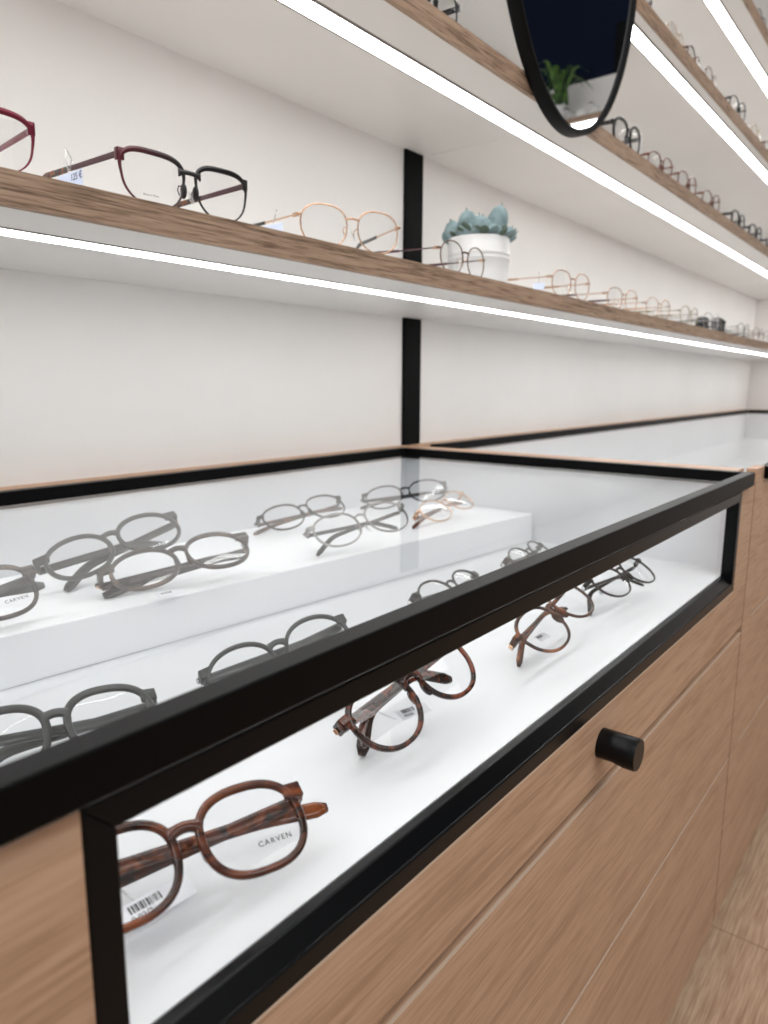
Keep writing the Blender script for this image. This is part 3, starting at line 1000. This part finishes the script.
PAIRS = [
 ('G1', sp(THICK, front='amber', tl=.160, drop=7, rim=(.0050, .0040, .0048), **CARVEN), 1, 'amber brown acetate glasses nearest the window post, printed lens and barcode tag', FRONT),
 ('G2', sp(THICK, front='tort', metal='copper', nt=2.6, nb=2.2, flare=.09, rim=(.0046, .0036, .0042), tl=.130), 1, 'red-brown tortoiseshell glasses with a copper hinge, second pair behind the front window', FRONT),
 ('G3', sp(THIN, front='brownfade', metal='gold', rim=(.0036, .0026, .003), drop=22, tl=.128), 1, 'grey and brown glasses with a pale hinge, above and left of the black knob', FRONT),
 ('G4', sp(THIN, front='graphite', nt=2.2, nb=2.2), 1, 'thin dark grey glasses, the pair nearest the right end of the front window', FRONT),
 ('G6', sp(THICK, front='slate', rim=(.0058, .0046, .0054)), 1, 'thick slate grey glasses seen over the black front rail at the left edge', FRONT),
 ('G7', sp(ROUND, front='slate'), 1, 'round slate grey glasses half hidden by the front rail, in the middle of the counter', FRONT),
 ('G8', sp(ROUND, front='graphite', rim=(.0026, .002, .0022), depth=.003, bh=.003), 1, 'thin round graphite glasses peeping over the front rail below the step', FRONT),
 ('G9', sp(ROUND, front='greybrown', rim=(.002, .0016, .0018), depth=.0026, bh=.0025), 1, 'thin pale grey round glasses near the right end of the step, cut by the rail', FRONT),
 ('G10', sp(THICK, front='greybrown', temple='slate', rim=(.0044, .0034, .004), tl=.150, drop=8, **CARVEN), 1, 'grey-brown glasses with printed lens and dark temple, on the step at the left edge', STEP),
 ('G11', sp(ROUND, front='slate', rim=(.0042, .0034, .004), metal='copper', W=.143, tl=.126, drop=30), 1, 'dark grey round glasses on the step, behind the grey-brown pair with a paper tag', STEP),
 ('G12', sp(ROUND, front='greybrown', temple='graphite', metal='gold', W=.145, drop=6, tl=.140, wb=.019, fold=(89, 88)), 1, 'grey-brown glasses with gold hinges and a paper tag at the front of the step', STEP),
 ('G13', sp(THIN, front='graphite', temple='brownfade', rim=(.0024, .0018, .002), drop=8, fold=(88, 87), wb=.015), 1, 'thin grey glasses with orange-brown temples, behind the clear pair on the step', STEP),
 ('G14', sp(THIN, front='crystal', temple='graphite', bridge='metal', pads=True, rim=(.0024, .0018, .0021), nt=2.3, nb=2.2, drop=30, tl=.130), 1, 'clear-rimmed glasses with dark temples and nose pads in the middle of the step', STEP),
 ('G15', sp(THIN, front='graphite', rim=(.0022, .0018, .002), nt=2.2, drop=8, fold=(88, 87), wb=.015), 1, 'thin grey glasses below the black post at the back of the step', STEP),
 ('G16', sp(THIN, front='gold', temple='brown_thin', bridge='metal', pads=True, metal='gold', rim=(.0018, .0014, .0016), nt=2.2, drop=10, fold=(88, 87), wb=.014), 1, 'rose gold glasses with brown temples, last pair at the right of the step', STEP),
 ('S0', sp(BROW, front='burgundy', temple='burgundy', tip='darktort'), 0, 'bright burgundy glasses cut off by the left edge of the picture', L1),
 ('S1', sp(BROW, front='darkburgundy', temple='plum', tip='darktort', metal='plum', **{'print': ('Balance Blue', .0022, -.004, -.0125, -1)}), 0, 'dark burgundy brow-line glasses with tortoiseshell temple tips and price tag', L1),
 ('S2', wire('gold', 'slate', metal='gold', nt=2.5, splay=9, drop=25), 0, 'rose gold wire glasses with slate temple tips, just left of the black post', L1),
 ('S3', sp(WIRE, front='bronze', temple='plum', tip='plum', metal='gold', nt=2.2), 0, 'thin bronze wire glasses with purple temples in front of the white plant pot', L1),
 ('S4', wire('gold', 'gold', metal='gold'), 0, 'rose gold glasses with a small price tag, first pair right of the succulent', L1),
 ('S5', wire('gold', 'plum', metal='gold'), 0, 'rose gold glasses with dark temples, second pair right of the succulent', L1),
 ('S6', wire('gold', 'gold', nt=2.2), 0, 'rose gold round glasses, third pair right of the succulent', L1),
 ('S7', wire('olive', 'olive', nt=2.2), 0, 'olive gold glasses directly left of the silver rimmed pair and dark sunglasses', L1),
 ('S8', wire('silver', 'silver', nt=2.2, rim=(.002, .0016, .0018)), 0, 'silver rimmed glasses in front of the dark sunglasses', L1),
 ('SUN', sp(THICK, front='black_acetate', sun=True, a=.0272, b=.0225, cx=.0362, rim=(.004, .0036, .004), eh=.010), 0, 'black sunglasses with dark lenses near the end of the lowest shelf', L1),
 ('S9', wire('gunmetal', 'slate', nt=2.2), 0, 'gunmetal glasses directly right of the dark sunglasses', L1),
 ('S10', wire('bronze', 'slate', nt=2.2), 0, 'bronze glasses second to the right of the dark sunglasses', L1),
 ('S11', wire('bronze', 'slate', nt=2.2), 0, 'bronze glasses at the end of the lowest shelf by the end wall', L1),
 ('T0', sp(BLACKT, rim=(.0022, .0016, .002), depth=.003, front='graphite', temple='black_acetate'), 0, 'dark framed glasses at the top edge of the picture left of the mirror', L2),
 ('T1', sp(BLACKT, rim=(.0062, .005, .0056), a=.0252), 0, 'black acetate glasses directly beside the lower right of the oval mirror', L2),
 ('T2', BROWNT, 0, 'brown glasses on the second shelf, next to the black pair by the mirror', L2),
 ('T3', BROWNT, 0, 'brown glasses in the middle of the three brown pairs', L2),
 ('T4', BROWNT, 0, 'brown glasses just left of the far black pairs on the second shelf', L2),
 ('T5', sp(BLACKT, rim=(.0062, .005, .0056), a=.0252), 0, 'black glasses just right of the three brown pairs', L2),
 ('T6', sp(BLACKT, rim=(.0062, .005, .0056), a=.0252), 0, 'black glasses second to the right of the brown pairs', L2),
 ('T7', BLACKT, 0, 'black glasses cut off by the right edge on the second shelf', L2),
 ('V0', DARKT, 0, 'dark glasses directly right of the mirror on the third shelf', L3),
 ('V1', PALE, 0, 'pale wire glasses, highest of the wire pairs on the third shelf', L3),
 ('V2', sp(DARKT, front='brownfade'), 0, 'dark brown glasses between two thin pairs on the third shelf', L3),
 ('V3', wire('bronze', 'plum'), 0, 'bronze wire glasses in the middle of the third shelf', L3),
 ('V4', DARKT, 0, 'black glasses on the third shelf, halfway to the right edge', L3),
 ('V5', PALE, 0, 'pale wire glasses right of the black pair on the third shelf', L3),
 ('V6', sp(DARKT, front='brownfade'), 0, 'brown glasses cut off by the right edge on the third shelf', L3),
 ('W0', wire('gunmetal', 'slate'), 0, 'dark wire glasses on the highest shelf in the top right corner', 'glasses on the highest shelf'),
]
def level(key):
    if key[0] == 'G': return FZ if int(key[1:]) < 10 else RZ
    return ZT[{'S': 0, 'T': 1, 'V': 2, 'W': 3}[key[0]]]
POSES = {
 'G1': (1.509, 2.105, -26.7, 61.2, 6.6, 0.966),
 'G2': (3.333, 2.234, -15.9, 48.3, 17.4, 1.005),
 'G3': (5.253, 2.187, -13.6, 61.8, 20.2, 1.06),
 'G4': (6.911, 2.246, -8.3, 58.6, 2.9, 1.003),
 'G6': (1.711, 3.507, -18.4, 59.4, -0.3, 0.998),
 'G7': (3.058, 3.211, -34.5, 48.2, 17.7, 0.998),
 'G8': (5.501, 3.293, 1.6, 58.5, -1.3, 0.998),
 'G9': (7.256, 3.377, 9.1, 58.3, -3.2, 0.997),
 'G10': (1.832, 5.031, -12.2, 45.7, 11.1, 1.03),
 'G11': (3.275, 5.492, -30.1, 58.4, 23.5, 1.148),
 'G12': (3.54, 4.905, -30.1, 64.3, 15.5, 1.172),
 'G13': (6.106, 5.952, -24.5, 57.6, 12.8, 1.084),
 'G14': (5.651, 4.66, -26.4, 50.6, 11.5, 1.105),
 'G15': (7.98, 5.937, -55.3, 50.7, 13.1, 1.116),
 'G16': (7.726, 4.898, -8.9, 60.4, 12.7, 1.033),
 'S0': (1.928, 4.815, -3.9, -0.6, 0.0, 0.99),
 'S1': (3.653, 4.795, -3.1, -0.6, -0.0, 1.042),
 'S2': (5.553, 4.8, -19.5, -0.6, -0.0, 1.051),
 'S3': (7.668, 4.836, 1.9, -0.6, -0.0, 0.992),
 'S4': (10.547, 4.739, -6.7, -0.6, -0.0, 1.021),
 'S5': (12.826, 4.798, -8.1, -0.6, -0.0, 1.004),
 'S6': (14.681, 4.776, -6.5, -0.6, -0.0, 1.009),
 'S7': (16.614, 4.738, -3.0, -0.6, -0.0, 1.018),
 'S8': (18.438, 4.743, -3.8, -0.6, -0.0, 1.017),
 'SUN': (19.75, 5.1, -25, 1.0, 0, 1.0),
 'S9': (21.792, 4.777, -2.4, -0.6, -0.0, 1.007),
 'S10': (23.783, 4.798, -2.5, -0.6, -0.0, 1.001),
 'S11': (25.187, 4.805, -0.8, -0.6, 0.0, 0.999),
 'T0': (6.869, 4.8, 0.0, -0.6, 0.0, 1.0),
 'T1': (12.503, 4.751, -3.0, -0.6, -0.0, 1.016),
 'T2': (14.374, 4.811, -5.9, -0.6, -0.0, 1.006),
 'T3': (15.952, 4.777, -2.6, -0.6, -0.0, 1.005),
 'T4': (17.772, 4.781, -4.9, -0.6, -0.0, 1.005),
 'T5': (20.311, 4.78, -3.1, -0.6, -0.0, 1.005),
 'T6': (22.249, 4.784, -4.6, -0.6, -0.0, 1.003),
 'T7': (24.354, 4.799, 0.1, -0.6, -0.0, 1.0),
 'V0': (12.845, 4.8, -0.0, -0.6, -0.0, 1.0),
 'V1': (14.759, 4.814, 1.8, -0.6, 0.0, 0.998),
 'V2': (15.949, 4.826, 3.7, -0.6, 0.0, 0.997),
 'V3': (17.124, 4.798, 3.3, -0.6, -0.0, 1.001),
 'V4': (19.08, 4.713, -5.0, -0.6, -0.0, 1.009),
 'V5': (21.294, 4.773, 1.1, -0.6, -0.0, 1.002),
 'V6': (22.89, 4.792, 1.4, -0.6, -0.0, 1.0),
 'W0': (20.898, 4.8, 0.0, -0.6, -0.0, 1.0),
}
BUILT = {}
for key, spec, fold, label, group in PAIRS:
    e_ = eyeglasses(spec, label, group, bool(fold))
    x, y, yaw, tilt, roll, k = POSES[key]
    BUILT[key] = (e_, place(e_, x, y, level(key), yaw, tilt, roll, k))
def lying(key, x, y, z, ang, lift, L, w, code, txt, loop=None):
    e_, m_ = BUILT[key]
    a_ = Vector((math.cos(R(ang)), math.sin(R(ang)), 0)); b_ = Vector((-math.sin(R(ang)), math.cos(R(ang)), lift))
    price_tag(e_, m_, P(x, y, z), a_, b_, L, w, code, txt, loop=loop)
def hanging(key, x, y, z, L, w, txt, loop):
    e_, m_ = BUILT[key]
    price_tag(e_, m_, P(x, y, z), Vector((0, -1, 0)), Vector((0, 0, 1)), L, w, None, txt, blue=True, loop=loop)
lying('G1', 1.46, 2.33, FZ + .12, -5, .35, .040, .0135, 11, '0.02/2', [P(1.42, 2.40, FZ + .10), P(1.33, 2.46, FZ + .24), P(1.36, 2.5, FZ + .36)])
lying('G2', 3.52, 2.54, FZ + .12, -14, .3, .030, .012, 12, '42/56', [P(3.42, 2.6, FZ + .08), P(3.3, 2.66, FZ + .16), P(3.2, 2.6, FZ + .24)])
lying('G3', 5.31, 2.51, FZ + .12, 0, .3, .022, .010, 13, None)
lying('G4', 6.90, 2.60, FZ + .12, 0, .3, .022, .010, 14, None)
lying('G12', 3.45, 5.02, RZ + .06, -8, .15, .030, .011, 15, None)
hanging('S1', 3.05, 5.46, ZT[0] + .235, .044, .0135, '125 \u20ac', [P(3.05, 5.47, ZT[0] + .28), P(3.03, 5.47, ZT[0] + .40), P(3.05, 5.50, ZT[0] + .47), P(3.09, 5.49, ZT[0] + .40), P(3.05, 5.47, ZT[0] + .28)])
hanging('S2', 4.93, 5.25, ZT[0] + .16, .032, .0115, None, [P(4.93, 5.25, ZT[0] + .2), P(4.95, 5.22, ZT[0] + .34)])
hanging('S4', 9.98, 5.02, ZT[0] + .15, .022, .0115, None, [P(9.98, 5.02, ZT[0] + .19), P(9.98, 5.02, ZT[0] + .35)])

for y in (-6.3, -5.2):
    e_ = eyeglasses(sp(WIRE, front='silver', temple='silver', tip='slate'), 'silver glasses on the far side shelf, seen only in the mirror', 'glasses on the far side shelf', False)
    place(e_, 32.4, y, 11.64, 90, 3, 0, 1)

# ------------------------------------------------------------------ light
w = bpy.data.worlds.new('shop_ambient'); bpy.context.scene.world = w
w.use_nodes = True
nt = w.node_tree; nt.nodes.clear()
bg = nt.nodes.new('ShaderNodeBackground'); wo = nt.nodes.new('ShaderNodeOutputWorld')
bg.inputs[0].default_value = (1.0, 0.992, 0.984, 1); bg.inputs[1].default_value = 0.36
nt.links.new(bg.outputs[0], wo.inputs[0])

def area(name, loc, target, sx, sy, power, col=(1, .985, .965)):
    l = bpy.data.lights.new(name, 'AREA'); l.shape = 'RECTANGLE'; l.size = sx; l.size_y = sy
    l.energy = power; l.color = col
    o = bpy.data.objects.new(name, l); C.objects.link(o)
    o.location = loc
    d = Vector(target) - Vector(loc)
    o.rotation_euler = d.to_track_quat('-Z', 'Y').to_euler()
    return o
area('added_fill_light', P(-2, -8, 15), P(5, 2, -4), 2.6, 1.4, 17)  # unseen fill behind the camera, added to brighten the oak fronts
area('added_fill_light', P(10, -9, 15), P(12, 2, -4), 2.6, 1.4, 17)  # second added fill, further along the counters

# ------------------------------------------------------------------ camera
f, pitch, th, rl = 716.2, 0.17669, 0.66973, 0.00409
cp, spi = math.cos(pitch), math.sin(pitch)
rt = Vector((math.sin(th), -math.cos(th), 0)); fw = Vector((math.cos(th), math.sin(th), 0))
F = Vector((fw.x * cp, fw.y * cp, -spi)); Uv = Vector((fw.x * spi, fw.y * spi, cp))
R2 = rt * math.cos(rl) + Uv * math.sin(rl); U2 = -rt * math.sin(rl) + Uv * math.cos(rl)
cam = bpy.data.cameras.new('camera'); co = bpy.data.objects.new('camera', cam); C.objects.link(co)
mt = Matrix((R2, U2, -F)).transposed().to_4x4(); mt.translation = P(0, 0, 0)
co.matrix_world = mt
cam.sensor_fit = 'HORIZONTAL'; cam.sensor_width = 36; cam.lens = f / 768 * 36
cam.clip_start = .01; cam.clip_end = 50
cam.dof.use_dof = True; cam.dof.focus_distance = .56; cam.dof.aperture_fstop = 11
bpy.context.scene.camera = co
vs = bpy.context.scene.view_settings
vs.view_transform = 'Standard'; vs.look = 'None'; vs.exposure = 0.52; vs.gamma = 1.0
cy = bpy.context.scene.cycles
cy.max_bounces = 16; cy.transparent_max_bounces = 40; cy.diffuse_bounces = 6; cy.glossy_bounces = 6
cy.sample_clamp_indirect = 8.0
cy.filter_width = 1.7
